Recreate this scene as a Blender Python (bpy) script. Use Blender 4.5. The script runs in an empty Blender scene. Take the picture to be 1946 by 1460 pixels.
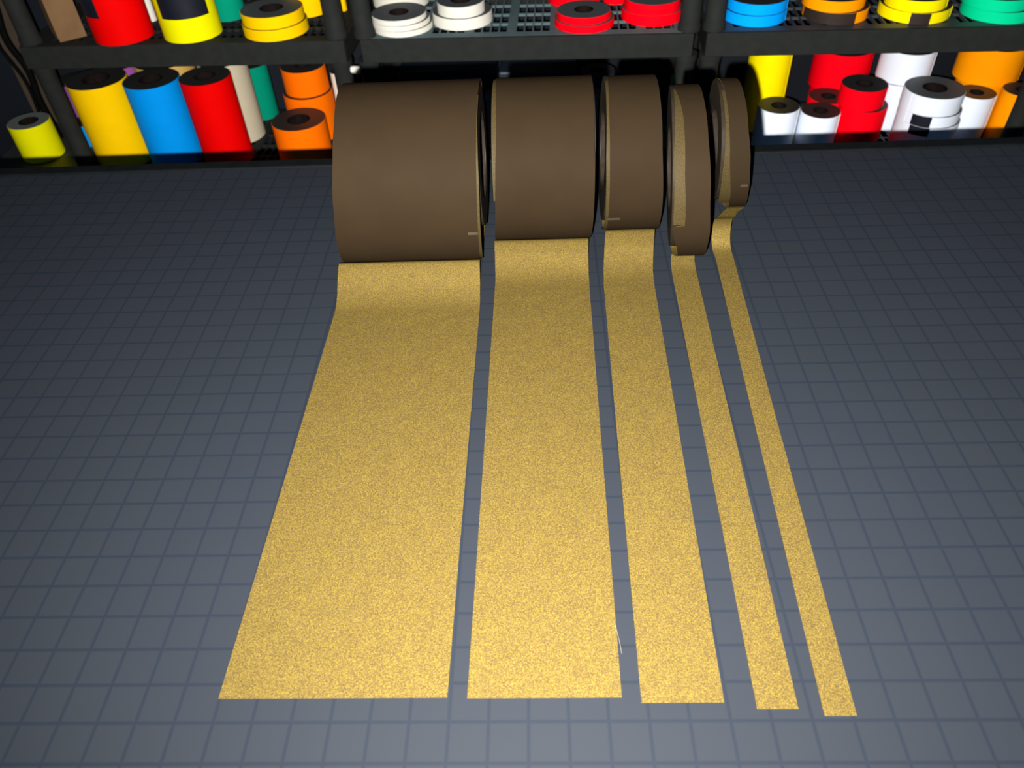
import bpy, bmesh, math, random
from mathutils import Matrix, Vector
random.seed(4)
IN = 0.0254
PI = math.pi
scene = bpy.context.scene
COL = scene.collection

# ------------------------------------------------------------------ camera
cam_d = bpy.data.cameras.new('camera'); cam = bpy.data.objects.new('camera', cam_d); COL.objects.link(cam)
CAM = Vector((9.463, -8.166, 19.450))
RX = Vector((0.9991306, 0.0127607, -0.0396877))
RD = Vector((-0.0198900, -0.6907481, -0.7228219))
RF = Vector((-0.0366380, 0.7229829, -0.6898938))
Mc = Matrix((( RX.x, -RD.x, -RF.x, CAM.x*IN), (RX.y, -RD.y, -RF.y, CAM.y*IN), (RX.z, -RD.z, -RF.z, CAM.z*IN), (0,0,0,1)))
cam.matrix_world = Mc
cam_d.sensor_width = 36.0; cam_d.lens = 1472.71/1946*36.0; cam_d.clip_start = 0.02
cam_d.dof.use_dof = True; cam_d.dof.focus_distance = 0.74; cam_d.dof.aperture_fstop = 11.0
scene.camera = cam

# ------------------------------------------------------------------ view and world
scene.view_settings.view_transform = 'Standard'
try: scene.view_settings.look = 'None'
except Exception: pass
scene.view_settings.exposure = 0.0
scene.view_settings.gamma = 1.0
scene.view_settings.use_curve_mapping = False
w = bpy.data.worlds.new('dim_room_light'); scene.world = w; w.use_nodes = True
w.node_tree.nodes['Background'].inputs[0].default_value = (0.32, 0.58, 1.0, 1)
w.node_tree.nodes['Background'].inputs[1].default_value = 0.06

# the phone's lamp, a little left of and below the lens
ld = bpy.data.lights.new('phone_torch', 'SPOT'); lo = bpy.data.objects.new('phone_torch', ld); COL.objects.link(lo)
P = CAM - RX*0.95 + RD*1.0
aim = Vector((15.0, 50.0, 0.0))
d = (aim - P).normalized()
lo.matrix_world = Matrix.Translation(P*IN) @ d.to_track_quat('-Z', 'Y').to_matrix().to_4x4()
ld.energy = 390; ld.color = (1.0, 0.97, 0.92); ld.spot_size = math.radians(164); ld.spot_blend = 1.0; ld.shadow_soft_size = 0.0035

# ------------------------------------------------------------------ materials
def newmat(name, base, rough=0.5, spec=0.5, metal=0.0):
    m = bpy.data.materials.new(name); m.use_nodes = True
    b = m.node_tree.nodes['Principled BSDF']
    b.inputs['Base Color'].default_value = (*base, 1); b.inputs['Roughness'].default_value = rough
    b.inputs['Specular IOR Level'].default_value = spec; b.inputs['Metallic'].default_value = metal
    return m, m.node_tree, b
def mottle(name, c1, c2, scale, rough=0.5, spec=0.4, detail=2.0, lo=0.35, hi=0.65):
    """two colours mixed by an object space noise"""
    m, nt, b = newmat(name, c1, rough, spec)
    tc = nt.nodes.new('ShaderNodeTexCoord'); n = nt.nodes.new('ShaderNodeTexNoise'); r = nt.nodes.new('ShaderNodeValToRGB')
    n.inputs['Scale'].default_value = scale; n.inputs['Detail'].default_value = detail
    nt.links.new(tc.outputs['Object'], n.inputs['Vector']); nt.links.new(n.outputs['Fac'], r.inputs['Fac'])
    r.color_ramp.elements[0].position = lo; r.color_ramp.elements[1].position = hi
    r.color_ramp.elements[0].color = (*c1, 1); r.color_ramp.elements[1].color = (*c2, 1)
    nt.links.new(r.outputs['Color'], b.inputs['Base Color'])
    return m
def tape_face(name, col):
    """bright reflective vinyl: strong body colour"""
    m = mottle('tape_'+name, col, tuple(c*0.97 for c in col), 30, 0.7, 0.04)
    return m
def wound_side(name, c1, c2, scale):
    """the flat side of a wound roll: fine concentric layers about local Z"""
    m, nt, b = newmat(name, c1, 0.5, 0.5)
    tc = nt.nodes.new('ShaderNodeTexCoord'); s = nt.nodes.new('ShaderNodeSeparateXYZ'); nt.links.new(tc.outputs['Object'], s.inputs[0])
    cb = nt.nodes.new('ShaderNodeCombineXYZ'); nt.links.new(s.outputs['X'], cb.inputs[0]); nt.links.new(s.outputs['Y'], cb.inputs[1])
    le = nt.nodes.new('ShaderNodeVectorMath'); le.operation = 'LENGTH'; nt.links.new(cb.outputs[0], le.inputs[0])
    mu = nt.nodes.new('ShaderNodeMath'); mu.operation = 'MULTIPLY'; mu.inputs[1].default_value = scale; nt.links.new(le.outputs['Value'], mu.inputs[0])
    n = nt.nodes.new('ShaderNodeTexNoise'); n.noise_dimensions = '1D'; n.inputs['Scale'].default_value = 1.0; n.inputs['Detail'].default_value = 1.0
    nt.links.new(mu.outputs[0], n.inputs['W'])
    r = nt.nodes.new('ShaderNodeValToRGB'); nt.links.new(n.outputs['Fac'], r.inputs['Fac'])
    r.color_ramp.elements[0].position = 0.4; r.color_ramp.elements[1].position = 0.6
    r.color_ramp.elements[0].color = (*c1, 1); r.color_ramp.elements[1].color = (*c2, 1)
    nt.links.new(r.outputs['Color'], b.inputs['Base Color'])
    return m

MAT = {}
def gold_mat():
    m, nt, b = newmat('gold_tape_face', (0.06, 0.04, 0.01), 0.60, 0.05, 0.5)
    tc = nt.nodes.new('ShaderNodeTexCoord')
    n = nt.nodes.new('ShaderNodeTexNoise'); n.inputs['Scale'].default_value = 1150; n.inputs['Detail'].default_value = 2.5; n.inputs['Roughness'].default_value = 0.6
    nt.links.new(tc.outputs['Object'], n.inputs['Vector'])
    r = nt.nodes.new('ShaderNodeValToRGB'); nt.links.new(n.outputs['Fac'], r.inputs['Fac'])
    cr = r.color_ramp; cr.elements[0].position = 0.30; cr.elements[0].color = (*GOLD_DARK, 1)
    cr.elements[1].position = 0.72; cr.elements[1].color = (*GOLD_LIGHT, 1)
    e = cr.elements.new(0.5); e.color = (*GOLD_MID, 1)
    n2 = nt.nodes.new('ShaderNodeTexNoise'); n2.inputs['Scale'].default_value = 60; n2.inputs['Detail'].default_value = 3
    nt.links.new(tc.outputs['Object'], n2.inputs['Vector'])
    mr = nt.nodes.new('ShaderNodeMapRange'); mr.inputs['To Min'].default_value = 0.88; mr.inputs['To Max'].default_value = 1.12
    nt.links.new(n2.outputs['Fac'], mr.inputs['Value'])
    vm = nt.nodes.new('ShaderNodeVectorMath'); vm.operation = 'SCALE'; nt.links.new(r.outputs['Color'], vm.inputs[0]); nt.links.new(mr.outputs[0], vm.inputs['Scale'])
    nt.links.new(vm.outputs[0], b.inputs['Base Color'])
    return m
GOLD_DARK = (0.0295, 0.0192, 0.0100); GOLD_MID = (0.0570, 0.0388, 0.0105); GOLD_LIGHT = (0.102, 0.075, 0.0108)
MAT['gold'] = gold_mat()
MAT['gold_edge'] = mottle('gold_tape_edge', (0.04, 0.03, 0.014), (0.06, 0.045, 0.02), 400, 0.6, 0.05)
MAT['liner'] = mottle('brown_liner', (0.0070, 0.0045, 0.0024), (0.0076, 0.0049, 0.0026), 25, 0.65, 0.008)
MAT['shaded_gold'] = mottle('shaded_gold_inner_lap', (0.012, 0.0085, 0.0032), (0.018, 0.013, 0.0048), 900, 0.6, 0.03)  # strip gold darkened, dim look of laps seen askew put into the colour
MAT['liner_clear'] = mottle('splice_tape', (0.016, 0.0125, 0.009), (0.018, 0.014, 0.010), 60, 0.45, 0.1)
MAT['wound'] = mottle('wound_body_face', (0.006, 0.0045, 0.003), (0.008, 0.006, 0.004), 80, 0.5, 0.05)
MAT['core_card'] = mottle('card_core', (0.006, 0.0045, 0.0035), (0.009, 0.0065, 0.005), 90, 0.8, 0.03)
def mat_grid():
    m, nt, b = newmat('cutting_mat_grid', (0.02, 0.024, 0.03), 0.65, 0.08)
    tc = nt.nodes.new('ShaderNodeTexCoord'); s = nt.nodes.new('ShaderNodeSeparateXYZ'); nt.links.new(tc.outputs['Object'], s.inputs[0])
    outs = []
    for ax in ('X', 'Y'):
        mu = nt.nodes.new('ShaderNodeMath'); mu.operation = 'MULTIPLY'; mu.inputs[1].default_value = 1/IN; nt.links.new(s.outputs[ax], mu.inputs[0])
        ad = nt.nodes.new('ShaderNodeMath'); ad.operation = 'ADD'; ad.inputs[1].default_value = 200.5; nt.links.new(mu.outputs[0], ad.inputs[0])
        fr = nt.nodes.new('ShaderNodeMath'); fr.operation = 'FRACT'; nt.links.new(ad.outputs[0], fr.inputs[0])
        sb = nt.nodes.new('ShaderNodeMath'); sb.operation = 'SUBTRACT'; sb.inputs[1].default_value = 0.5; nt.links.new(fr.outputs[0], sb.inputs[0])
        ab = nt.nodes.new('ShaderNodeMath'); ab.operation = 'ABSOLUTE'; nt.links.new(sb.outputs[0], ab.inputs[0])
        mr = nt.nodes.new('ShaderNodeMapRange'); mr.interpolation_type = 'SMOOTHSTEP'
        mr.inputs['From Min'].default_value = 0.012; mr.inputs['From Max'].default_value = 0.075; mr.inputs['To Min'].default_value = 1; mr.inputs['To Max'].default_value = 0
        nt.links.new(ab.outputs[0], mr.inputs['Value']); outs.append(mr)
    mx = nt.nodes.new('ShaderNodeMath'); mx.operation = 'MAXIMUM'; nt.links.new(outs[0].outputs[0], mx.inputs[0]); nt.links.new(outs[1].outputs[0], mx.inputs[1])
    n = nt.nodes.new('ShaderNodeTexNoise'); n.inputs['Scale'].default_value = 14; n.inputs['Detail'].default_value = 3; nt.links.new(tc.outputs['Object'], n.inputs['Vector'])
    c0 = nt.nodes.new('ShaderNodeMix'); c0.data_type = 'RGBA'; c0.inputs['A'].default_value = (*MAT_A, 1); c0.inputs['B'].default_value = (*MAT_B, 1)
    nt.links.new(n.outputs['Fac'], c0.inputs['Factor'])
    c1 = nt.nodes.new('ShaderNodeMix'); c1.data_type = 'RGBA'; c1.inputs['B'].default_value = (*MAT_L, 1)
    nt.links.new(mx.outputs[0], c1.inputs['Factor']); nt.links.new(c0.outputs['Result'], c1.inputs['A']); nt.links.new(c1.outputs['Result'], b.inputs['Base Color'])
    return m
MAT_A = (0.0054, 0.0068, 0.0094); MAT_B = (0.0060, 0.0073, 0.0098); MAT_L = (0.0036, 0.0052, 0.0083)
MAT['grid'] = mat_grid()
MAT['mat_edge'] = newmat('cutting_mat_edge', (0.01, 0.012, 0.014), 0.5)[0]
MAT['rim'] = mottle('table_rim_rubber', (0.0012, 0.0016, 0.0018), (0.0018, 0.0023, 0.0025), 40, 0.6, 0.05)
MAT['table'] = mottle('table_steel', (0.02, 0.02, 0.022), (0.03, 0.03, 0.032), 20, 0.5, 0.4)
MAT['shelf'] = mottle('grey_shelf_plastic', (0.015, 0.0165, 0.0155), (0.018, 0.0195, 0.018), 30, 0.7, 0.06)
MAT['grate'] = mottle('sheen_grate_plastic', (0.075, 0.115, 0.125), (0.09, 0.13, 0.14), 30, 0.7, 0.1)  # paler than the shelf plastic, reflected light put into the grate colour
MAT['grate2'] = mottle('grey_grate_plastic', (0.028, 0.034, 0.042), (0.034, 0.040, 0.048), 30, 0.5, 0.3)
MAT['side_dark'] = wound_side('wound_side_dark', (0.008, 0.008, 0.008), (0.02, 0.02, 0.02), 900)
MAT['side_grey'] = wound_side('wound_side_grey', (0.030, 0.035, 0.038), (0.085, 0.095, 0.10), 900)
MAT['side_green'] = wound_side('wound_side_lime', (0.09, 0.11, 0.10), (0.15, 0.17, 0.15), 900)
MAT['core'] = mottle('dark_core', (0.006, 0.004, 0.004), (0.010, 0.006, 0.005), 60, 0.8, 0.05)
MAT['label'] = mottle('label_navy', (0.004, 0.006, 0.012), (0.006, 0.008, 0.016), 30, 0.6, 0.2)
MAT['label_brown'] = mottle('label_brown', (0.022, 0.014, 0.010), (0.028, 0.018, 0.012), 30, 0.6, 0.2)
FACE = {
 'lime':   tape_face('lime_yellow', (0.80, 0.77, 0.0)),
 'amber':  tape_face('amber', (0.90, 0.54, 0.0)),
 'sky':    tape_face('sky_blue', (0.0, 0.26, 0.76)),
 'red':    tape_face('red', (0.72, 0.0, 0.0)),
 'cream':  tape_face('cream', (0.52, 0.47, 0.34)),
 'tan':    tape_face('tan', (0.62, 0.38, 0.10)),
 'green':  tape_face('green', (0.0, 0.26, 0.16)),
 'orange': tape_face('orange', (0.92, 0.15, 0.0)),
 'purple': tape_face('purple', (0.30, 0.08, 0.32)),
 'white':  tape_face('white', (0.72, 0.70, 0.62)),
 'p_red':  tape_face('bright_red', (0.92, 0.0, 0.008)),
 'p_blue': tape_face('bright_blue', (0.0, 0.33, 0.95)),
 'p_orange': tape_face('bright_orange', (0.98, 0.31, 0.0)),
 'p_yellow': tape_face('bright_yellow', (0.98, 0.78, 0.0)),
 'p_green': tape_face('bright_green', (0.0, 0.60, 0.28)),
 'p_white': tape_face('bright_white', (0.80, 0.87, 0.99)),
}

# ------------------------------------------------------------------ helpers
def link_mesh(name, verts, faces, mats, parent=None, fmats=None, smooth=False, loc=None):
    me = bpy.data.meshes.new(name); me.from_pydata([Vector(v)*IN for v in verts], [], faces); me.validate(); me.update()
    for m in mats: me.materials.append(m)
    if fmats:
        for p, i in zip(me.polygons, fmats): p.material_index = i
    bm = bmesh.new(); bm.from_mesh(me); bmesh.ops.recalc_face_normals(bm, faces=bm.faces); bm.to_mesh(me); bm.free()
    if smooth:
        for p in me.polygons: p.use_smooth = True
        try: me.set_sharp_from_angle(angle=math.radians(35))
        except Exception: pass
    o = bpy.data.objects.new(name, me); COL.objects.link(o)
    if parent: o.parent = parent
    if loc: o.location = Vector(loc)*IN
    return o
def root(name, loc, label, cat, group=None, rz=0.0):
    o = bpy.data.objects.new(name, None); COL.objects.link(o); o.location = Vector(loc)*IN; o.rotation_euler = (0, 0, rz)
    o.empty_display_size = 0.02
    return tag(o, label, cat, group)
def tag(o, label, cat, group=None):
    o['label'] = label; o['category'] = cat
    if group: o['group'] = group
    return o
def structure(o): o['kind'] = 'structure'; return o
class MB:
    def __init__(s): s.v = []; s.f = []; s.m = []
    def box(s, x0, x1, y0, y1, z0, z1, mi=0):
        b = len(s.v); s.v += [(x, y, z) for z in (z0, z1) for y in (y0, y1) for x in (x0, x1)]
        for q in ((0,1,3,2),(4,5,7,6),(0,1,5,4),(2,3,7,6),(0,2,6,4),(1,3,7,5)): s.f.append(tuple(b+i for i in q)); s.m.append(mi)
    def lathe(s, prof, n=64, cx=0, cy=0, mis=None, closed=True, a0=0.0, a1=2*PI):
        """profile of (r, z) turned about z; closed joins last to first"""
        b = len(s.v); full = abs(a1-a0-2*PI) < 1e-6; k = len(prof); cnt = n if full else n+1
        for i in range(cnt):
            a = a0+(a1-a0)*i/n
            for r, z in prof: s.v.append((cx+r*math.sin(a), cy-r*math.cos(a), z))
        for i in range(n):
            j = (i+1) % cnt
            for p in range(k if closed else k-1):
                q = (p+1) % k
                s.f.append((b+i*k+p, b+j*k+p, b+j*k+q, b+i*k+q)); s.m.append(mis[p] if mis else 0)
        if not full and closed:
            s.f.append(tuple(b+p for p in range(k))); s.m.append(0)
            s.f.append(tuple(b+n*k+p for p in range(k))); s.m.append(0)
    def tube(s, pts, r, n=8):
        b = len(s.v); P_ = [Vector(p) for p in pts]
        for i, p in enumerate(P_):
            t = (P_[min(i+1, len(P_)-1)]-P_[max(i-1, 0)]).normalized(); u = t.orthogonal().normalized(); w_ = t.cross(u)
            rr = r[i] if isinstance(r, (list, tuple)) else r
            for j in range(n):
                a = 2*PI*j/n; s.v.append(tuple(p+(u*math.cos(a)+w_*math.sin(a))*rr))
        for i in range(len(P_)-1):
            for j in range(n):
                s.f.append((b+i*n+j, b+i*n+(j+1) % n, b+(i+1)*n+(j+1) % n, b+(i+1)*n+j)); s.m.append(0)
        s.f.append(tuple(b+j for j in range(n))); s.m.append(0); s.f.append(tuple(b+(len(P_)-1)*n+j for j in range(n))); s.m.append(0)
    def build(s, name, mats, parent=None, smooth=False, loc=None):
        if not isinstance(mats, (list, tuple)): mats = [mats]
        return link_mesh(name, s.v, s.f, mats, parent, s.m, smooth, loc)
def bevel(o, w_, seg=2):
    m = o.modifiers.new('bevel', 'BEVEL'); m.width = w_*IN; m.segments = seg; m.limit_method = 'ANGLE'; m.angle_limit = math.radians(40)
    return o

# ------------------------------------------------------------------ the room
FLOOR = -42.0
m_wall = mottle('navy_wall_paint', (0.006, 0.008, 0.013), (0.008, 0.011, 0.017), 3, 0.8, 0.2)
b = MB(); b.box(-110, 130, 106, 110, FLOOR, 60); structure(b.build('wall_back', m_wall))
m_floor = mottle('dark_concrete', (0.02, 0.02, 0.022), (0.03, 0.03, 0.032), 4, 0.7, 0.3)
b = MB(); b.box(-110, 130, -60, 106, FLOOR-2, FLOOR); structure(b.build('floor', m_floor))

# ------------------------------------------------------------------ table and cutting mat
t = root('work_table', (8, 9, FLOOR), 'large dark work table carrying the gridded cutting mat', 'table')
TZ = -FLOOR
b = MB(); b.box(-46, 46, -24, 20.0, TZ-1.6, TZ-0.13); bevel(b.build('table_top', MAT['table'], t), 0.15)
b = MB(); b.box(-46.6, 46.6, 20.0, 20.85, TZ-1.9, TZ+0.10); b.box(-46.6, 46.6, -24.7, -24.0, TZ-1.9, TZ+0.0); b.box(-46.6, -46.0, -24, 20.0, TZ-1.9, TZ); b.box(46.0, 46.6, -24, 20.0, TZ-1.9, TZ)
bevel(b.build('rubber_rim', MAT['rim'], t), 0.12, 3)
for sx in (-43, 43):
    for sy in (-21, 17):
        b = MB(); b.box(sx-1.2, sx+1.2, sy-1.2, sy+1.2, 0, TZ-1.6); b.build('leg', MAT['table'], t)
b = MB(); b.box(-45.8, 45.8, -23.8, 19.98, -0.128, 0.0)
o = b.build('cutting_mat', [MAT['grid']]); tag(o, 'blue grey cutting mat with one inch grid covering the table', 'cutting mat')
# keep the grid on the one inch lines of the world
for v in o.data.vertices: v.co += Vector((8*IN, 9.05*IN, 0))

# ------------------------------------------------------------------ the five gold rolls
def interp(tab, x):
    tab = sorted(tab)
    if x <= tab[0][0]: return tab[0][1]
    for (a, va), (c, vc) in zip(tab, tab[1:]):
        if x <= c:
            k = (x-a)/(c-a); k = k*k*(3-2*k)*0.4+k*0.6
            return va+(vc-va)*k
    return tab[-1][1]
def smooth_path(st, n=8):
    """Catmull-Rom through rows of numbers"""
    out = []
    for i in range(len(st)-1):
        p0 = st[max(i-1, 0)]; p1 = st[i]; p2 = st[i+1]; p3 = st[min(i+2, len(st)-1)]
        for k in range(n):
            t_ = k/n
            out.append(tuple(0.5*((2*b_)+(-a_+c_)*t_+(2*a_-5*b_+4*c_-d_)*t_*t_+(-a_+3*b_-3*c_+d_)*t_**3) for a_, b_, c_, d_ in zip(p0, p1, p2, p3)))
    out.append(tuple(st[-1])); return out
TH = 0.018
def gold_roll(name, label, r, yc, body, shear, hole, L, R, strip, rb, zb, gold=None, splice=(), band_range=(-82, 262)):
    xm = (body[0]+body[1])/2
    rt = root(name, (xm, yc, 0), label, 'tape roll', 'five gold tape rolls lined up on the mat')
    a_, b_ = shear
    def SH(x, y, z): return (x-xm+a_*(y+r)+b_*(z-r), y, z)            # x shear stands for the roll's slight yaw and lean
    yb = 0.25
    def cyl(x0, x1, ri, ro, th0=0, th1=360, n=96, mis=None, bulge=0.0):
        v = []; f = []; fm = []; full = (th1-th0) >= 360
        prof = [(x0, ri), (x0+bulge, (ri+ro)/2), (x0, ro-0.02), (x0+0.02, ro), (x1-0.02, ro), (x1, ro-0.02), (x1, ri)]
        k = len(prof); cnt = n if full else n+1
        for i in range(cnt):
            a = math.radians(th0+(th1-th0)*i/n)
            for x, q in prof: v.append(SH(x, yb-q*math.cos(a), zb+q*math.sin(a)))
        for i in range(n):
            j = (i+1) % cnt
            for p in range(k):
                q = (p+1) % k; f.append((i*k+p, j*k+p, j*k+q, i*k+q)); fm.append([1, 1, 0, 0, 0, 1, 0][p])
        if not full: f.append(tuple(range(k))); f.append(tuple(n*k+p for p in range(k))); fm += [0, 0]
        return v, f, fm
    # layered side: rings around the axis
    v, f, fm = cyl(body[0], body[1], hole, rb)
    link_mesh('wound_tape', v, f, [MAT['wound'], SIDE_X], rt, fm, True)
    v, f, fm = cyl(body[0]+0.03, body[1]-0.03, hole-0.14, hole)
    link_mesh('core', v, f, [MAT['core_card'], MAT['core_card']], rt, fm, True)
    # loosened laps seen past the edge of the outer one
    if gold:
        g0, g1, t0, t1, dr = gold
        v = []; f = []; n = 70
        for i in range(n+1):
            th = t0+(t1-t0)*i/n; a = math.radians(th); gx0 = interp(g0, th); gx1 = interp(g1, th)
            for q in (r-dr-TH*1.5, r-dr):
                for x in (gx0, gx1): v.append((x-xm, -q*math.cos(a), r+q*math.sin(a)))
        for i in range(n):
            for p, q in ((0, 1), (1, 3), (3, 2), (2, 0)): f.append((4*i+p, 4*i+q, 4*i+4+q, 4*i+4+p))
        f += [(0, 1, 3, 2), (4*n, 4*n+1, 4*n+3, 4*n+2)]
        o = link_mesh('loosened_lap', v, f, [MAT['shaded_gold']], rt, None, True); o['label'] = 'gold face of an inner lap'
    # outer lap, brown liner outwards, gold inwards
    v = []; f = []; fm = []; n = 344
    for i in range(n+1):
        th = band_range[0]+(band_range[1]-band_range[0])*i/n; a = math.radians(th); x0 = interp(L, th); x1 = interp(R, th)
        nx = 8
        for q in (r-TH, r):
            for k in range(nx+1):
                x = x0+(x1-x0)*k/nx; v.append((x-xm, -q*math.cos(a), r+q*math.sin(a)))
    k1 = 9; row = 18
    for i in range(n):
        for k in range(8):
            f.append((row*i+k, row*i+k+1, row*(i+1)+k+1, row*(i+1)+k)); fm.append(1)
            f.append((row*i+9+k, row*i+10+k, row*(i+1)+10+k, row*(i+1)+9+k)); fm.append(0)
        f.append((row*i, row*i+9, row*(i+1)+9, row*(i+1))); fm.append(2); f.append((row*i+8, row*i+17, row*(i+1)+17, row*(i+1)+8)); fm.append(2)
    link_mesh('outer_lap', v, f, [MAT['liner'], MAT['gold'], MAT['gold_edge']], rt, fm, True)
    # the unrolled strip; rows are (y, z, x left, x right) of its upper face
    i0 = next(i for i in range(len(strip)-1) if strip[i+1][0]-strip[i][0] < 1.0)      # long straight run first, then the bend
    flat = []
    for p, q in zip(strip[:i0], strip[1:i0+1]):
        flat += [tuple(u+(w_-u)*k/6 for u, w_ in zip(p, q)) for k in range(6)]
    st = flat+smooth_path(strip[i0:])
    v = []; f = []; fm = []
    nx = 6
    for (y, z, x0, x1) in st:
        for dz in (0, -TH):
            for k in range(nx+1): v.append((x0+(x1-x0)*k/nx-xm, y-yc, max(z, TH+0.003)+dz))
    row = 2*(nx+1)
    for i in range(len(st)-1):
        for k in range(nx):
            f.append((row*i+k, row*i+k+1, row*(i+1)+k+1, row*(i+1)+k)); fm.append(0)
            f.append((row*i+nx+1+k, row*i+nx+2+k, row*(i+1)+nx+2+k, row*(i+1)+nx+1+k)); fm.append(1)
        f.append((row*i, row*i+nx+1, row*(i+1)+nx+1, row*(i+1))); fm.append(2); f.append((row*i+nx, row*i+2*nx+1, row*(i+1)+2*nx+1, row*(i+1)+nx)); fm.append(2)
    f.append(tuple(range(nx+1))+tuple(range(2*nx+1, nx, -1))); fm.append(2)
    link_mesh('unrolled_strip', v, f, [MAT['gold'], MAT['liner'], MAT['gold_edge']], rt, fm, True)
    # small glossy splice tabs stuck across the edge
    for (th, xa, xb) in splice:
        v = []; f = []
        for i in range(3):
            a = math.radians(th+(i-1)*1.1)
            for x in (xa, xb):
                for q in (r+0.003, r+0.012): v.append((x-xm, -q*math.cos(a), r+q*math.sin(a)))
        for i in range(2):
            for p, q in ((0, 1), (1, 3), (3, 2), (2, 0)): f.append((4*i+p, 4*i+q, 4*i+4+q, 4*i+4+p))
        f += [(0, 1, 3, 2), (8, 9, 11, 10)]
        o = link_mesh('splice_tab', v, f, [MAT['liner_clear']], rt); o['label'] = 'small clear shiny tab on the edge'
    return rt
def side_x():
    m, nt, b_ = newmat('layered_roll_side', (0.02, 0.016, 0.01), 0.5, 0.06)
    tc = nt.nodes.new('ShaderNodeTexCoord'); s = nt.nodes.new('ShaderNodeSeparateXYZ'); nt.links.new(tc.outputs['Generated'], s.inputs[0])
    cb = nt.nodes.new('ShaderNodeCombineXYZ')
    for i, ax in ((0, 'Y'), (1, 'Z')):
        sb = nt.nodes.new('ShaderNodeMath'); sb.operation = 'SUBTRACT'; sb.inputs[1].default_value = 0.5; nt.links.new(s.outputs[ax], sb.inputs[0]); nt.links.new(sb.outputs[0], cb.inputs[i])
    le = nt.nodes.new('ShaderNodeVectorMath'); le.operation = 'LENGTH'; nt.links.new(cb.outputs[0], le.inputs[0])
    n = nt.nodes.new('ShaderNodeTexNoise'); n.noise_dimensions = '1D'; n.inputs['Scale'].default_value = 170; n.inputs['Detail'].default_value = 2; nt.links.new(le.outputs['Value'], n.inputs['W'])
    r = nt.nodes.new('ShaderNodeValToRGB'); nt.links.new(n.outputs['Fac'], r.inputs['Fac'])
    r.color_ramp.elements[0].position = 0.42; r.color_ramp.elements[0].color = (0.003, 0.0025, 0.002, 1)
    r.color_ramp.elements[1].position = 0.7; r.color_ramp.elements[1].color = (0.018, 0.0135, 0.008, 1)
    nt.links.new(r.outputs['Color'], b_.inputs['Base Color'])
    return m
SIDE_X = side_x()

def strip_end(r, yc, th0, x):
    """rows hugging the underside of the roll from angle th0 (deg) to the contact"""
    rows = []
    for th in (th0, (th0-90)/2, -88):
        a = math.radians(th); q = r+0.02+TH
        rows.append((yc-q*math.cos(a), r+q*math.sin(a)+TH, x[0], x[1]))
    return rows
r, yc = 3.61, 21.32
gold_roll('tape_roll', 'widest gold tape roll, leftmost, its strip as broad as six mat squares', r, yc, (1.95, 7.28), (0, 0), 1.75,
  [(-90, 1.05), (-60, 1.16), (-41, 1.33), (-16, 1.51), (8, 1.7), (39, 1.88), (58, 1.92), (104, 1.84), (180, 1.5), (262, 1.1)],
  [(-90, 7.0), (-56, 7.02), (-6, 7.16), (29, 7.23), (55, 7.27), (95, 7.33), (180, 7.2), (262, 7.05)],
  [(0.61, 0.02, 0.97, 6.92), (4, 0.02, 1.0, 6.95), (10, 0.02, 1.07, 7.0), (16.5, 0.021, 1.13, 7.06), (16.85, 0.04, 1.13, 7.06), (17.2, 0.105, 1.12, 7.06), (17.55, 0.22, 1.11, 7.05), (17.9, 0.38, 1.09, 7.05), (18.3, 0.60, 1.08, 7.04), (18.65, 0.79, 1.08, 7.03), (18.87, 0.86, 1.08, 7.03), (19.08, 0.75, 1.07, 7.03)]+strip_end(r, yc, -56, (1.07, 7.03)),
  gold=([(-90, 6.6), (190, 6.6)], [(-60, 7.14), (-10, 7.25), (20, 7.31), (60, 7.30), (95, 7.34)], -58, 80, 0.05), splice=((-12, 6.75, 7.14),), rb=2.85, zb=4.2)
r, yc = 3.35, 22.63
gold_roll('tape_roll', 'second widest gold tape roll, its strip as broad as four mat squares', r, yc, (7.87, 11.83), (0, 0), 1.5,
  [(-90, 7.6), (-43, 7.65), (-7, 7.78), (20, 7.86), (47, 7.94), (112, 7.9), (262, 7.6)],
  [(-90, 11.7), (-57, 11.75), (-34, 11.76), (18, 11.76), (45, 11.74), (98, 11.79), (180, 11.8), (262, 11.65)],
  [(0.59, 0.02, 7.43, 11.37), (6, 0.02, 7.5, 11.43), (12, 0.02, 7.57, 11.5), (18.0, 0.02, 7.64, 11.58), (18.35, 0.04, 7.65, 11.59), (18.7, 0.11, 7.65, 11.59), (19.05, 0.24, 7.64, 11.6), (19.4, 0.42, 7.63, 11.61), (19.8, 0.64, 7.62, 11.62), (20.28, 0.83, 7.6, 11.65), (20.55, 0.69, 7.6, 11.65)]+strip_end(r, yc, -55, (7.6, 11.65)),
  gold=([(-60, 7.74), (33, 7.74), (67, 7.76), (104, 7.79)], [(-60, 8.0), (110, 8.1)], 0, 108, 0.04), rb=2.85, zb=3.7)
r, yc = 3.22, 23.15
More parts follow.
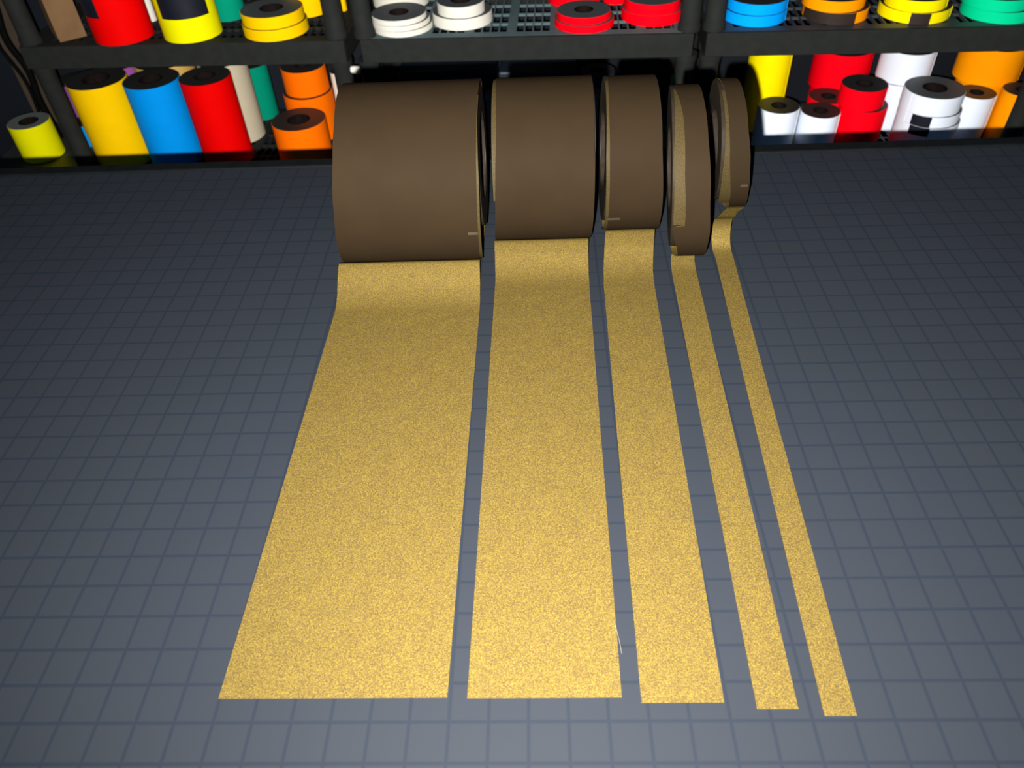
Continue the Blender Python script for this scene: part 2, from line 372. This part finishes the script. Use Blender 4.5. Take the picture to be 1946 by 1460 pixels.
gold_roll('tape_roll', 'gold tape roll in the middle of the five, strip two mat squares broad', r, yc, (12.3, 14.35), (0.02, 0.0), 1.7,
  [(-90, 12.5), (-45, 12.47), (-16, 12.44), (26, 12.39), (55, 12.39), (109, 12.49), (180, 12.62), (262, 12.6)],
  [(-90, 14.6), (-52, 14.73), (-17, 14.63), (32, 14.45), (72, 14.44), (100, 14.45), (262, 14.6)],
  [(0.45, 0.02, 11.85, 13.92), (6, 0.02, 11.95, 14.03), (12, 0.02, 12.06, 14.15), (18.1, 0.02, 12.18, 14.27), (18.5, 0.04, 12.21, 14.29), (18.9, 0.11, 12.23, 14.31), (19.3, 0.25, 12.26, 14.35), (19.7, 0.44, 12.3, 14.39), (20.1, 0.65, 12.34, 14.44), (20.78, 0.89, 12.42, 14.54), (21.1, 0.68, 12.44, 14.56)]+strip_end(r, yc, -54, (12.46, 14.58)),
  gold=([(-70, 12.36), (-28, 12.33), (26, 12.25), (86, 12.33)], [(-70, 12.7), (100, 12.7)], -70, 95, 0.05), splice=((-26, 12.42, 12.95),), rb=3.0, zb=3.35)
r, yc = 3.41, 21.11
gold_roll('tape_roll', 'narrow gold tape roll second from right, showing a gold inner lap, strip one square broad', r, yc, (14.62, 15.62), (0.10, -0.08), 1.75,
  [(-90, 15.3), (-48, 15.25), (-30, 15.05), (-22, 14.86), (-8.0, 14.69), (-7.5, 15.15), (-5, 15.14), (28, 14.98), (63, 14.98), (94, 14.87), (125, 15.25), (180, 15.45), (262, 15.45)],
  [(-90, 16.4), (-48, 16.34), (-18, 16.19), (11, 15.98), (50, 15.84), (79, 15.84), (103, 15.88), (180, 16.2), (262, 16.4)],
  [(0.28, 0.02, 14.7, 15.72), (6, 0.02, 14.83, 15.85), (12, 0.02, 14.96, 15.98), (18.2, 0.02, 15.09, 16.11), (19.0, 0.04, 15.11, 16.13), (19.5, 0.15, 15.14, 16.14), (19.85, 0.235, 15.2, 16.2)]+strip_end(r, yc, -72, (15.3, 16.3)),
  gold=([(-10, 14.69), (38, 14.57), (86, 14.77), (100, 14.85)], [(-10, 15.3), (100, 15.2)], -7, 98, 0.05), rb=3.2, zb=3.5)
r, yc = 2.78, 24.73
gold_roll('tape_roll', 'smallest and narrowest gold tape roll, rightmost, its strip making an S bend', r, yc, (17.33, 18.1), (0.065, -0.07), 1.5,
  [(-90, 18.35), (-50, 18.15), (-34, 18.0), (15, 17.6), (41, 17.52), (68, 17.48), (106, 17.46), (180, 17.8), (262, 18.3)],
  [(-90, 19.1), (-51, 18.9), (-18, 18.66), (11, 18.48), (41, 18.3), (75, 18.24), (103, 18.23), (180, 18.5), (262, 19.05)],
  [(0.1, 0.02, 16.31, 17.1), (6, 0.02, 16.54, 17.32), (12, 0.02, 16.78, 17.54), (18.0, 0.02, 17.03, 17.79), (19.8, 0.03, 17.1, 17.86), (20.35, 0.12, 17.05, 17.84), (20.8, 0.46, 17.04, 17.84), (21.2, 0.72, 17.12, 17.92), (21.65, 0.78, 17.28, 18.06), (22.15, 0.60, 17.55, 18.30), (22.75, 0.50, 17.9, 18.58)]+strip_end(r, yc, -58, (18.2, 18.95)),
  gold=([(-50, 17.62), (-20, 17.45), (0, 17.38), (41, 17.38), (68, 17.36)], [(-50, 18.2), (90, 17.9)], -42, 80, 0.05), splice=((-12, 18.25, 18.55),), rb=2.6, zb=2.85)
# a loose fibre at the edge of the second strip
b = MB(); b.tube([(11.37, 2.6, 0.03), (11.44, 2.1, 0.06), (11.47, 1.75, 0.05)], 0.006, 6)
tag(b.build('loose_thread', mottle('thread_pale', (0.07, 0.06, 0.045), (0.08, 0.07, 0.05), 200)), 'thin pale loose thread beside the front right edge of the second strip', 'thread')

# ------------------------------------------------------------------ shelving behind the table
YAW = -math.atan(0.043)
def front(x): return 78.0-0.043*(x+9)
DECK, LOW, TOP = -10.9, -26.5, 4.7
def shelf_unit(x0, x1, label, grate, lo_=0.8, ro_=0.6):
    wd = x1-x0; D = 18.0
    rt = root('shelving_unit', (x0, front(x0), FLOOR), label, 'shelving unit', 'grey plastic shelving units behind the table', YAW)
    for zt in (TOP, DECK, LOW):
        z = zt-FLOOR; b = MB()
        lip = 2.45
        b.box(0, wd, 0, 0.45, z-lip, z); b.box(0, wd, D-0.45, D, z-lip, z); b.box(0, 0.45, 0.45, D-0.45, z-lip, z); b.box(wd-0.45, wd, 0.45, D-0.45, z-lip, z)
        o = b.build('deck_frame', MAT['shelf'], rt); bevel(o, 0.05, 1)
        b = MB()
        b.box(0.45, wd-0.45, 0.45, 1.7, z-0.3, z); b.box(0.45, wd-0.45, D-1.7, D-0.45, z-0.3, z); b.box(0.45, 1.9, 1.7, D-1.7, z-0.3, z); b.box(wd-1.9, wd-0.45, 1.7, D-1.7, z-0.3, z)
        # the perforated middle: groups of four openings between broader bands
        x = 1.9; i = 0
        while x < wd-2.0:
            wbar = 1.05 if i % 4 == 0 else 0.16
            b.box(x, min(x+wbar, wd-1.9), 1.7, D-1.7, z-0.3, z-0.01); x += wbar+0.78; i += 1
        y = 1.7+2.6
        while y < D-2.0:
            b.box(1.9, wd-1.9, y, y+0.32, z-0.3, z-0.02); y += 3.0
        b.build('deck_grate', grate, rt)
    for (px, py) in ((lo_, 1.35), (wd-ro_, 1.35), (lo_, D-1.35), (wd-ro_, D-1.35)):
        for za, zb in ((LOW, DECK-2.45), (DECK, TOP-2.45), (FLOOR, LOW-2.45)):
            a_ = za-FLOOR+0.01; c_ = zb-FLOOR-0.01
            b = MB(); b.lathe([(0.02, a_), (1.22, a_), (1.22, a_+0.5), (1.08, a_+0.9), (1.03, (a_+c_)/2), (1.08, c_-0.9), (1.22, c_-0.5), (1.22, c_), (0.02, c_)], 28, px, py, closed=True)
            b.build('post', MAT['shelf'], rt, True)
    return rt
shelf_unit(-48.1, -11.15, 'dark grey plastic shelving unit at left, holding tall yellow, blue and red rolls', MAT['shelf'], 0.95, 1.0)
shelf_unit(-9.35, 26.4, 'grey plastic shelving unit in the middle, with white and red tape stacks on its grate', MAT['grate'], 0.3, 0.4)
shelf_unit(27.75, 64.4, 'grey plastic shelving unit at right, holding blue, yellow and white reflective rolls', MAT['grate2'])
shelf_unit(66.2, 102.2, 'grey plastic shelving unit outermost at right, mostly outside the picture', MAT['grate2'])
b = MB(); b.box(-60.5, -48.75, 81.5, 99, FLOOR, LOW-1.2); b.box(-60.8, -48.7, 81.3, 99.2, LOW-1.2, LOW-0.02)
tag(bevel(b.build('storage_crate', MAT['table']), 0.2), 'dark crate left of the shelving that carries the lime yellow roll', 'crate')

# ------------------------------------------------------------------ tape rolls on the shelves
#  key, x, y, radius, bottom z, top z
POS = {k: (x, y, r, zb, zt) for k, x, y, r, zb, zt in [
 ('lime', -54.96, 85.45, 2.56, -26.5, -21.9),
 ('mag1', -51.82, 94.47, 2.69, -26.5, -20.33),
 ('mag2', -43.3, 90.97, 2.04, -26.5, -17.27),
 ('cyan_s', -50.4, 88.42, 1.68, -26.5, -23.64),
 ('amber', -43.18, 83.86, 3.47, -26.5, -16.25),
 ('blue', -36.31, 83.36, 3.27, -26.5, -16.3),
 ('red', -29.52, 82.81, 3.0, -26.5, -15.97),
 ('tan', -37.65, 90.75, 3.6, -26.5, -16.79),
 ('cream', -29.63, 89.25, 3.03, -26.5, -16.43),
 ('green', -28.13, 95.27, 1.98, -26.5, -19.38),
 ('orM', -19.53, 89.02, 3.1, -26.5, -20.63),
 ('orT', -19.49, 89.2, 2.78, -20.63, -17.48),
 ('orF', -19.43, 82.29, 3.28, -26.5, -21.41),
 ('whS', -15.58, 90.16, 0.89, -26.5, -18.87),
 ('redtop', -36.75, 82.02, 3.19, -10.9, -3.14),
 ('yeltop', -28.88, 82.06, 3.19, -10.9, -3.4),
 ('grntop', -26.28, 87.35, 1.98, -10.9, -5.25),
 ('wsl', -35.34, 86.9, 0.55, -10.9, -5.74),
 ('amb2', -19.35, 82.0, 3.57, -10.9, -9.69),
 ('amb1', -19.39, 82.0, 3.4, -9.69, -8.43),
 ('ambB', -17.14, 88.19, 2.55, -10.9, -7.6),
 ('ambC', -13.0, 87.96, 0.62, -10.9, -8.45),
 ('w3', -4.99, 81.61, 3.27, -10.9, -10.3),
 ('w2', -5.14, 81.56, 3.2, -10.3, -9.75),
 ('w1', -5.27, 81.4, 3.01, -9.75, -9.16),
 ('wB', -6.2, 90.07, 3.32, -10.9, -7.97),
 ('v2', 1.57, 83.06, 3.34, -10.9, -9.69),
 ('v1', 1.53, 82.52, 2.62, -9.69, -8.51),
 ('r2', 15.04, 80.72, 3.25, -10.9, -10.14),
 ('r1', 14.96, 80.71, 2.92, -10.14, -9.4),
 ('rB1', 14.3, 88.69, 3.05, -10.9, -9.16),
 ('rB2', 18.99, 87.53, 1.35, -10.9, -9.49),
 ('s2', 22.56, 82.11, 3.35, -10.9, -9.77),
 ('s1', 22.48, 81.79, 3.03, -9.77, -8.65),
 ('b2', 33.48, 80.82, 3.3, -10.9, -9.78),
 ('b1', 33.55, 80.81, 3.16, -9.78, -8.68),
 ('o2', 42.02, 80.63, 3.34, -10.9, -9.73),
 ('o1', 41.63, 80.65, 3.2, -9.73, -8.59),
 ('y2', 50.24, 80.22, 3.59, -10.9, -9.79),
 ('y1', 49.96, 79.82, 3.06, -9.79, -8.65),
 ('g2', 58.63, 79.34, 3.55, -10.9, -9.75),
 ('g1', 58.14, 79.24, 3.3, -9.75, -8.62),
 ('yelR', 38.15, 87.54, 2.54, -26.5, -16.26),
 ('redB2', 48.49, 90.96, 3.38, -26.5, -22.93),
 ('redB', 48.19, 91.06, 3.47, -22.93, -18.25),
 ('redF1', 44.91, 84.02, 2.31, -26.5, -21.45),
 ('redG2', 47.52, 79.69, 2.58, -26.5, -20.54),
 ('redG1', 47.04, 79.81, 2.48, -20.54, -18.25),
 ('wh1', 37.65, 79.26, 2.33, -26.5, -20.26),
 ('wh2', 42.46, 78.93, 2.21, -26.5, -20.88),
 ('whB2', 54.19, 87.06, 2.72, -26.5, -20.77),
 ('whB', 54.51, 87.36, 3.03, -20.77, -17.1),
 ('st3', 55.34, 79.55, 3.44, -26.5, -22.25),
 ('st2', 55.21, 79.56, 3.35, -22.25, -20.99),
 ('st1', 55.03, 79.56, 3.24, -20.99, -18.9),
 ('whR', 60.8, 81.05, 2.1, -26.5, -20.27),
 ('orB2', 63.84, 86.07, 2.94, -26.5, -20.4),
 ('orB', 63.71, 85.93, 3.57, -20.4, -16.3),
 ('orR', 65.25, 79.93, 2.07, -26.5, -19.64),
 ('dkB', 17.03, 85.05, 2.16, -26.5, -17.79),
 ('grn_s', 26.51, 86.74, 0.26, -26.5, -19.32),
]}
G1 = 'tall rolls on the lower shelf of the left unit'; G2 = 'amber tape stack on the left unit'; G3 = 'white tape stacks on the middle unit'; G4 = 'red tape stacks on the middle unit'
G5 = 'tape discs on the upper shelf of the right unit'; G6 = 'reflective rolls on the lower shelf of the right unit'; G7 = 'upright rolls on the upper shelf of the left unit'
# key: face, side, hole fraction, label, group, [label patch: a0, a1, z0, z1, material], [glint strip angle]
SPEC = [
 ('lime', 'lime', 'side_green', 0.5, 'short lime yellow roll with pale top standing left of the shelving', None),
 ('mag1', 'purple', 'side_dark', 0.4, 'purple roll at far left half hidden behind the large amber roll', G1),
 ('mag2', 'purple', 'side_dark', 0.4, 'purple roll peeking out between the tops of the amber and sky blue rolls', G1),
 ('cyan_s', 'sky', 'side_dark', 0.4, 'small short blue roll between the corner post and the amber roll', G1),
 ('amber', 'amber', 'side_dark', 0.5, 'tall wide amber roll with hollow core on the lower left shelf', G1),
 ('blue', 'sky', 'side_dark', 0.45, 'tall sky blue roll between the amber and the red roll', G1),
 ('red', 'red', 'side_dark', 0.45, 'tall red roll on the lower shelf right of the sky blue roll', G1),
 ('tan', 'tan', 'side_dark', 0.4, 'tan roll behind the gap between the blue and red rolls', G1),
 ('cream', 'cream', 'side_dark', 0.4, 'cream roll standing behind and right of the tall red roll', G1),
 ('green', 'green', 'side_dark', 0.4, 'slim dark green roll right of the cream roll', G1),
 ('orM', 'orange', 'side_dark', 0.4, 'orange roll at the back carrying another orange roll', G1),
 ('orT', 'orange', 'side_dark', 0.4, 'orange roll just under the shelf lip, on top of another', G1),
 ('orF', 'orange', 'side_dark', 0.45, 'short orange roll in front beside the widest gold roll', G1),
 ('whS', 'white', 'side_dark', 0.4, 'slim white roll behind the upper left edge of the widest gold roll', G1),
 ('redtop', 'red', 'side_dark', 0.4, 'tall red roll with a dark label on the upper left shelf', G7),
 ('yeltop', 'lime', 'side_dark', 0.4, 'tall yellow roll with a dark label on the upper left shelf', G7),
 ('grntop', 'green', 'side_dark', 0.4, 'green roll behind the yellow roll at the top edge', G7),
 ('wsl', 'white', 'side_dark', 0.4, 'thin white roll between the red and yellow upper rolls', G7),
 ('amb2', 'amber', 'side_dark', 0.45, 'amber tape disc lying at the bottom of its stack', G2),
 ('amb1', 'amber', 'side_grey', 0.45, 'amber tape disc lying on top of another amber disc', G2),
 ('ambB', 'amber', 'side_dark', 0.4, 'amber roll standing behind the two stacked amber discs', G7),
 ('ambC', 'amber', 'side_dark', 0.4, 'slim amber roll visible between the two shelving posts', G7),
 ('w3', 'white', 'side_grey', 0.42, 'white tape disc at the bottom of the stack of three', G3),
 ('w2', 'white', 'side_grey', 0.42, 'white tape disc in the middle of the stack of three', G3),
 ('w1', 'white', 'side_grey', 0.42, 'white tape disc on top of the stack of three', G3),
 ('wB', 'white', 'side_grey', 0.42, 'taller white roll behind the stack of three white discs', G3),
 ('v2', 'white', 'side_grey', 0.42, 'larger white tape disc at the bottom of the stack of two', G3),
 ('v1', 'white', 'side_grey', 0.5, 'smaller white tape disc on top of the stack of two', G3),
 ('r2', 'p_red', 'side_grey', 0.4, 'red tape disc at the bottom of the left red stack', G4),
 ('r1', 'p_red', 'side_grey', 0.42, 'red tape disc with pale top on the left red stack', G4),
 ('rB1', 'p_red', 'side_dark', 0.4, 'red roll behind the left red stack at the top edge', G4),
 ('rB2', 'p_red', 'side_dark', 0.4, 'slim red roll between the two red stacks', G4),
 ('s2', 'p_red', 'side_grey', 0.42, 'red tape disc at the bottom of the right red stack', G4),
 ('s1', 'p_red', 'side_grey', 0.42, 'red tape disc on top of the right red stack', G4),
 ('b2', 'p_blue', 'side_dark', 0.42, 'lower bright blue tape disc on the right unit', G5),
 ('b1', 'p_blue', 'side_dark', 0.42, 'upper bright blue tape disc on the right unit', G5),
 ('o2', 'p_orange', 'side_dark', 0.42, 'lower orange tape disc mostly covered by a dark brown label', G5),
 ('o1', 'p_orange', 'side_dark', 0.42, 'upper orange tape disc glowing yellow orange on the right unit', G5),
 ('y2', 'p_yellow', 'side_dark', 0.42, 'lower yellow tape disc with a dark label in its middle', G5),
 ('y1', 'p_yellow', 'side_dark', 0.42, 'upper yellow tape disc on the right unit', G5),
 ('g2', 'p_green', 'side_dark', 0.42, 'lower green tape disc at the top right corner', G5),
 ('g1', 'p_green', 'side_dark', 0.42, 'upper green tape disc at the top right corner', G5),
 ('yelR', 'p_yellow', 'side_dark', 0.4, 'bright yellow roll at the left end of the right unit, lower shelf', G6),
 ('redB2', 'p_red', 'side_dark', 0.4, 'wide red roll at the back, under another wide red roll', G6),
 ('redB', 'p_red', 'side_dark', 0.55, 'wide red roll at the back, directly under the shelf lip', G6),
 ('redF1', 'p_red', 'side_dark', 0.4, 'slim red roll between the second white roll and the stacked red rolls', G6),
 ('redG2', 'p_red', 'side_dark', 0.4, 'red roll at the bottom of the front red stack', G6),
 ('redG1', 'p_red', 'side_dark', 0.4, 'red roll with black top, on top of the front red stack', G6),
 ('wh1', 'p_white', 'side_dark', 0.4, 'short white roll at the left end of the lower right shelf', G6),
 ('wh2', 'p_white', 'side_dark', 0.4, 'second short white roll, left of the front red stack', G6),
 ('whB2', 'p_white', 'side_dark', 0.4, 'white roll at the back, under another white roll', G6),
 ('whB', 'p_white', 'side_dark', 0.4, 'wide white roll at the back, just under the shelf lip', G6),
 ('st3', 'p_white', 'side_dark', 0.4, 'lowest white roll of the front stack of three', G6),
 ('st2', 'p_white', 'side_dark', 0.4, 'middle white roll with a dark label in the front stack of three', G6),
 ('st1', 'p_white', 'side_grey', 0.48, 'topmost white roll with dark hollow core in the stack of three', G6),
 ('whR', 'p_white', 'side_dark', 0.4, 'slim white roll right of the stack of three white rolls', G6),
 ('orB2', 'p_orange', 'side_dark', 0.4, 'orange roll at the back right, under another orange roll', G6),
 ('orB', 'p_orange', 'side_dark', 0.4, 'wide orange roll at the back right, under the shelf lip', G6),
 ('orR', 'p_orange', 'side_dark', 0.4, 'orange roll right of the corner post at the right edge', G6),
 ('dkB', None, 'side_dark', 0.4, 'dark navy roll behind the gap of the second and third gold rolls', None),
 ('grn_s', 'p_green', 'side_dark', 0.4, 'very thin green roll rising behind the fourth gold roll', None),
]
PATCH = {'redtop': (-78, -9, 2.9, 7.5, 'label'), 'yeltop': (-34, 66, 2.5, 4.9, 'label'), 'y2': (-26, 6, 0.0, 1.1, 'label_brown'), 'o2': (-88, 21, 0.0, 1.15, 'label_brown'), 'st2': (-54, -17, 0.0, 1.25, 'label'), 'st3': (-54, -17, 3.2, 4.25, 'label')}
END_GLINTS = {'b2': (62, 3), 'b1': (66, 3), 'y1': (60, 3), 'y2': (64, 3), 'o1': (-68, 3), 'yelR': (52, 4), 'redB': (66, 3), 'redG1': (62, 3), 'redG2': (60, 3), 'wh1': (60, 4), 'wh2': (58, 4), 'whB': (58, 5), 'st1': (-70, 4), 'st2': (-72, 4), 'whR': (58, 4), 'orB': (60, 3), 'w1': (22, 2), 'v1': (10, 2), 'amb1': (18, 2)}  # raised strips added, most in place of bright reflected bars near the edge
MAT['navy_roll'] = mottle('navy_roll_face', (0.01, 0.02, 0.05), (0.015, 0.03, 0.07), 20, 0.5, 0.3)
for key, face, side, hf, label, group in SPEC:
    x, y, r, zb, zt = POS[key]
    h = zt-zb; disc = h < 2.2
    nm = 'tape_disc' if disc else 'tape_roll'
    rt = root(nm, (x, y, zb), label, 'tape roll', group)
    rt.rotation_euler.z = 0
    fm = FACE[face] if face else MAT['navy_roll']
    ri = r*hf*(0.86 if disc else 0.95)
    e = 0.03
    b = MB(); b.lathe([(ri, 0.012), (r-e, 0.012), (r, 0.012+e), (r, h-e-0.012), (r-e, h-0.012), (ri, h-0.03)], 72, mis=[1, 0, 0, 0, 1, 1])
    b.build('wound_tape', [fm, MAT[side]], rt, True)
    b = MB(); b.lathe([(ri-0.13, 0.012), (ri, 0.012), (ri, h-0.012), (ri-0.13, h-0.012)], 40)
    b.build('core', MAT['core'], rt, True)
    if key in PATCH:
        a0, a1, z0, z1, mt = PATCH[key]
        z1 = min(z1, h-0.02)
        b = MB(); b.lathe([(r+0.004, z0+0.02), (r+0.03, z0+0.02), (r+0.03, z1), (r+0.004, z1)], 24, a0=math.radians(a0), a1=math.radians(a1))
        o = b.build('label', MAT[mt], rt, True); o['label'] = 'dark paper label'
    if key in END_GLINTS:
        a0, da = END_GLINTS[key]
        b = MB(); b.lathe([(r+0.004, 0.03), (r+0.05, 0.03), (r+0.05, h-0.03), (r+0.004, h-0.03)], 4, a0=math.radians(a0), a1=math.radians(a0+da))
        b.build('tape_end_glint', fm, rt, False)

# ------------------------------------------------------------------ other things on and by the shelves
rt = root('cardboard_box', (-43.6, 80.6, DECK+0.03), 'brown cardboard box at the left end of the upper shelf', 'box', None, math.radians(38))
m_card = mottle('brown_cardboard', (0.15, 0.082, 0.036), (0.19, 0.105, 0.048), 12, 0.8, 0.2)
# local x runs along the right face, local y along the left face
b = MB(); b.box(0, 2.9, 0.1, 2.9, 0.0, 9.0); b.build('carton', m_card, rt)
b = MB(); b.box(-0.08, 0.0, 0.0, 2.9, 0.4, 9.6); b.build('flap', m_card, rt)
rt = root('storage_box', (3.75, 80.45, LOW), 'pale blue grey box on the lower shelf seen between the gold rolls', 'box', None, YAW)
m_pale = mottle('pale_blue_grey_plastic', (0.10, 0.13, 0.14), (0.13, 0.16, 0.17), 8, 0.5, 0.3)
b = MB(); b.box(0, 13.1, 0, 2.0, 0, 7.3); bevel(b.build('box_body', m_pale, rt), 0.2)
b = MB(); b.box(-0.15, 13.25, -0.1, 2.1, 7.3, 7.9); bevel(b.build('lid', m_pale, rt), 0.15)
m_bin = mottle('navy_plastic_bin', (0.006, 0.011, 0.020), (0.009, 0.016, 0.028), 10, 0.5, 0.3)
for (xa, ya, wd, hh, lab) in ((-6.6, 84.2, 11.2, 9.8, 'dark navy bin under the white stacks, left on the middle lower shelf'), (5.4, 83.9, 8.9, 9.4, 'dark navy bin on the middle lower shelf beside the navy roll')):
    rt = root('storage_bin', (xa, ya, LOW), lab, 'bin', 'navy bins on the middle lower shelf', YAW)
    b = MB(); b.box(0, wd, 0, 7, 0, hh-0.8); bevel(b.build('bin_body', m_bin, rt), 0.3)
    b = MB(); b.box(-0.2, wd+0.2, -0.25, 7.2, hh-0.8, hh); bevel(b.build('lid', m_bin, rt), 0.25)
b = MB(); b.tube([(-10.8, 77.9, -13.95), (-10.4, 77.85, -13.95), (-9.9, 77.8, -13.95)], [0.36, 0.40, 0.36], 14)
tag(b.build('wall_clip', FACE['white'], None, True), 'small white clip on the post between the left and middle units', 'clip')
m_cable = mottle('black_cable', (0.0015, 0.0015, 0.0015), (0.0025, 0.0025, 0.0025), 80, 0.7, 0.05)
b = MB(); b.tube(smooth_path([(-56.0, 92, 12), (-55.4, 90.5, 0), (-54.8, 89.6, -8), (-55.2, 89.0, -13), (-54.4, 89.2, -17), (-54.6, 89.0, -21), (-54.2, 89.1, -26.0)]), 0.42, 10)
tag(b.build('power_cable', m_cable, None, True), 'thick black cable hanging down behind the lime yellow roll', 'cable')
b = MB(); b.tube(smooth_path([(-58.5, 91, 12), (-58.4, 90.5, -4), (-57.6, 90.2, -13), (-55.9, 89.9, -18.5), (-55.9, 89.7, -23), (-56.2, 90, -26.4)]), 0.22, 8)
tag(b.build('power_cable', m_cable, None, True), 'thin black cable looping left of the thick hanging cable', 'cable')
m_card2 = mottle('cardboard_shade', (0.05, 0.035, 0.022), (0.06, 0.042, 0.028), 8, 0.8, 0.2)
b = MB(); b.box(-60.2, -56.9, 95.0, 95.4, LOW, 8); tag(bevel(b.build('cardboard_sheet', m_card2), 0.05), 'brown cardboard sheet upright behind the cables at left edge', 'cardboard')
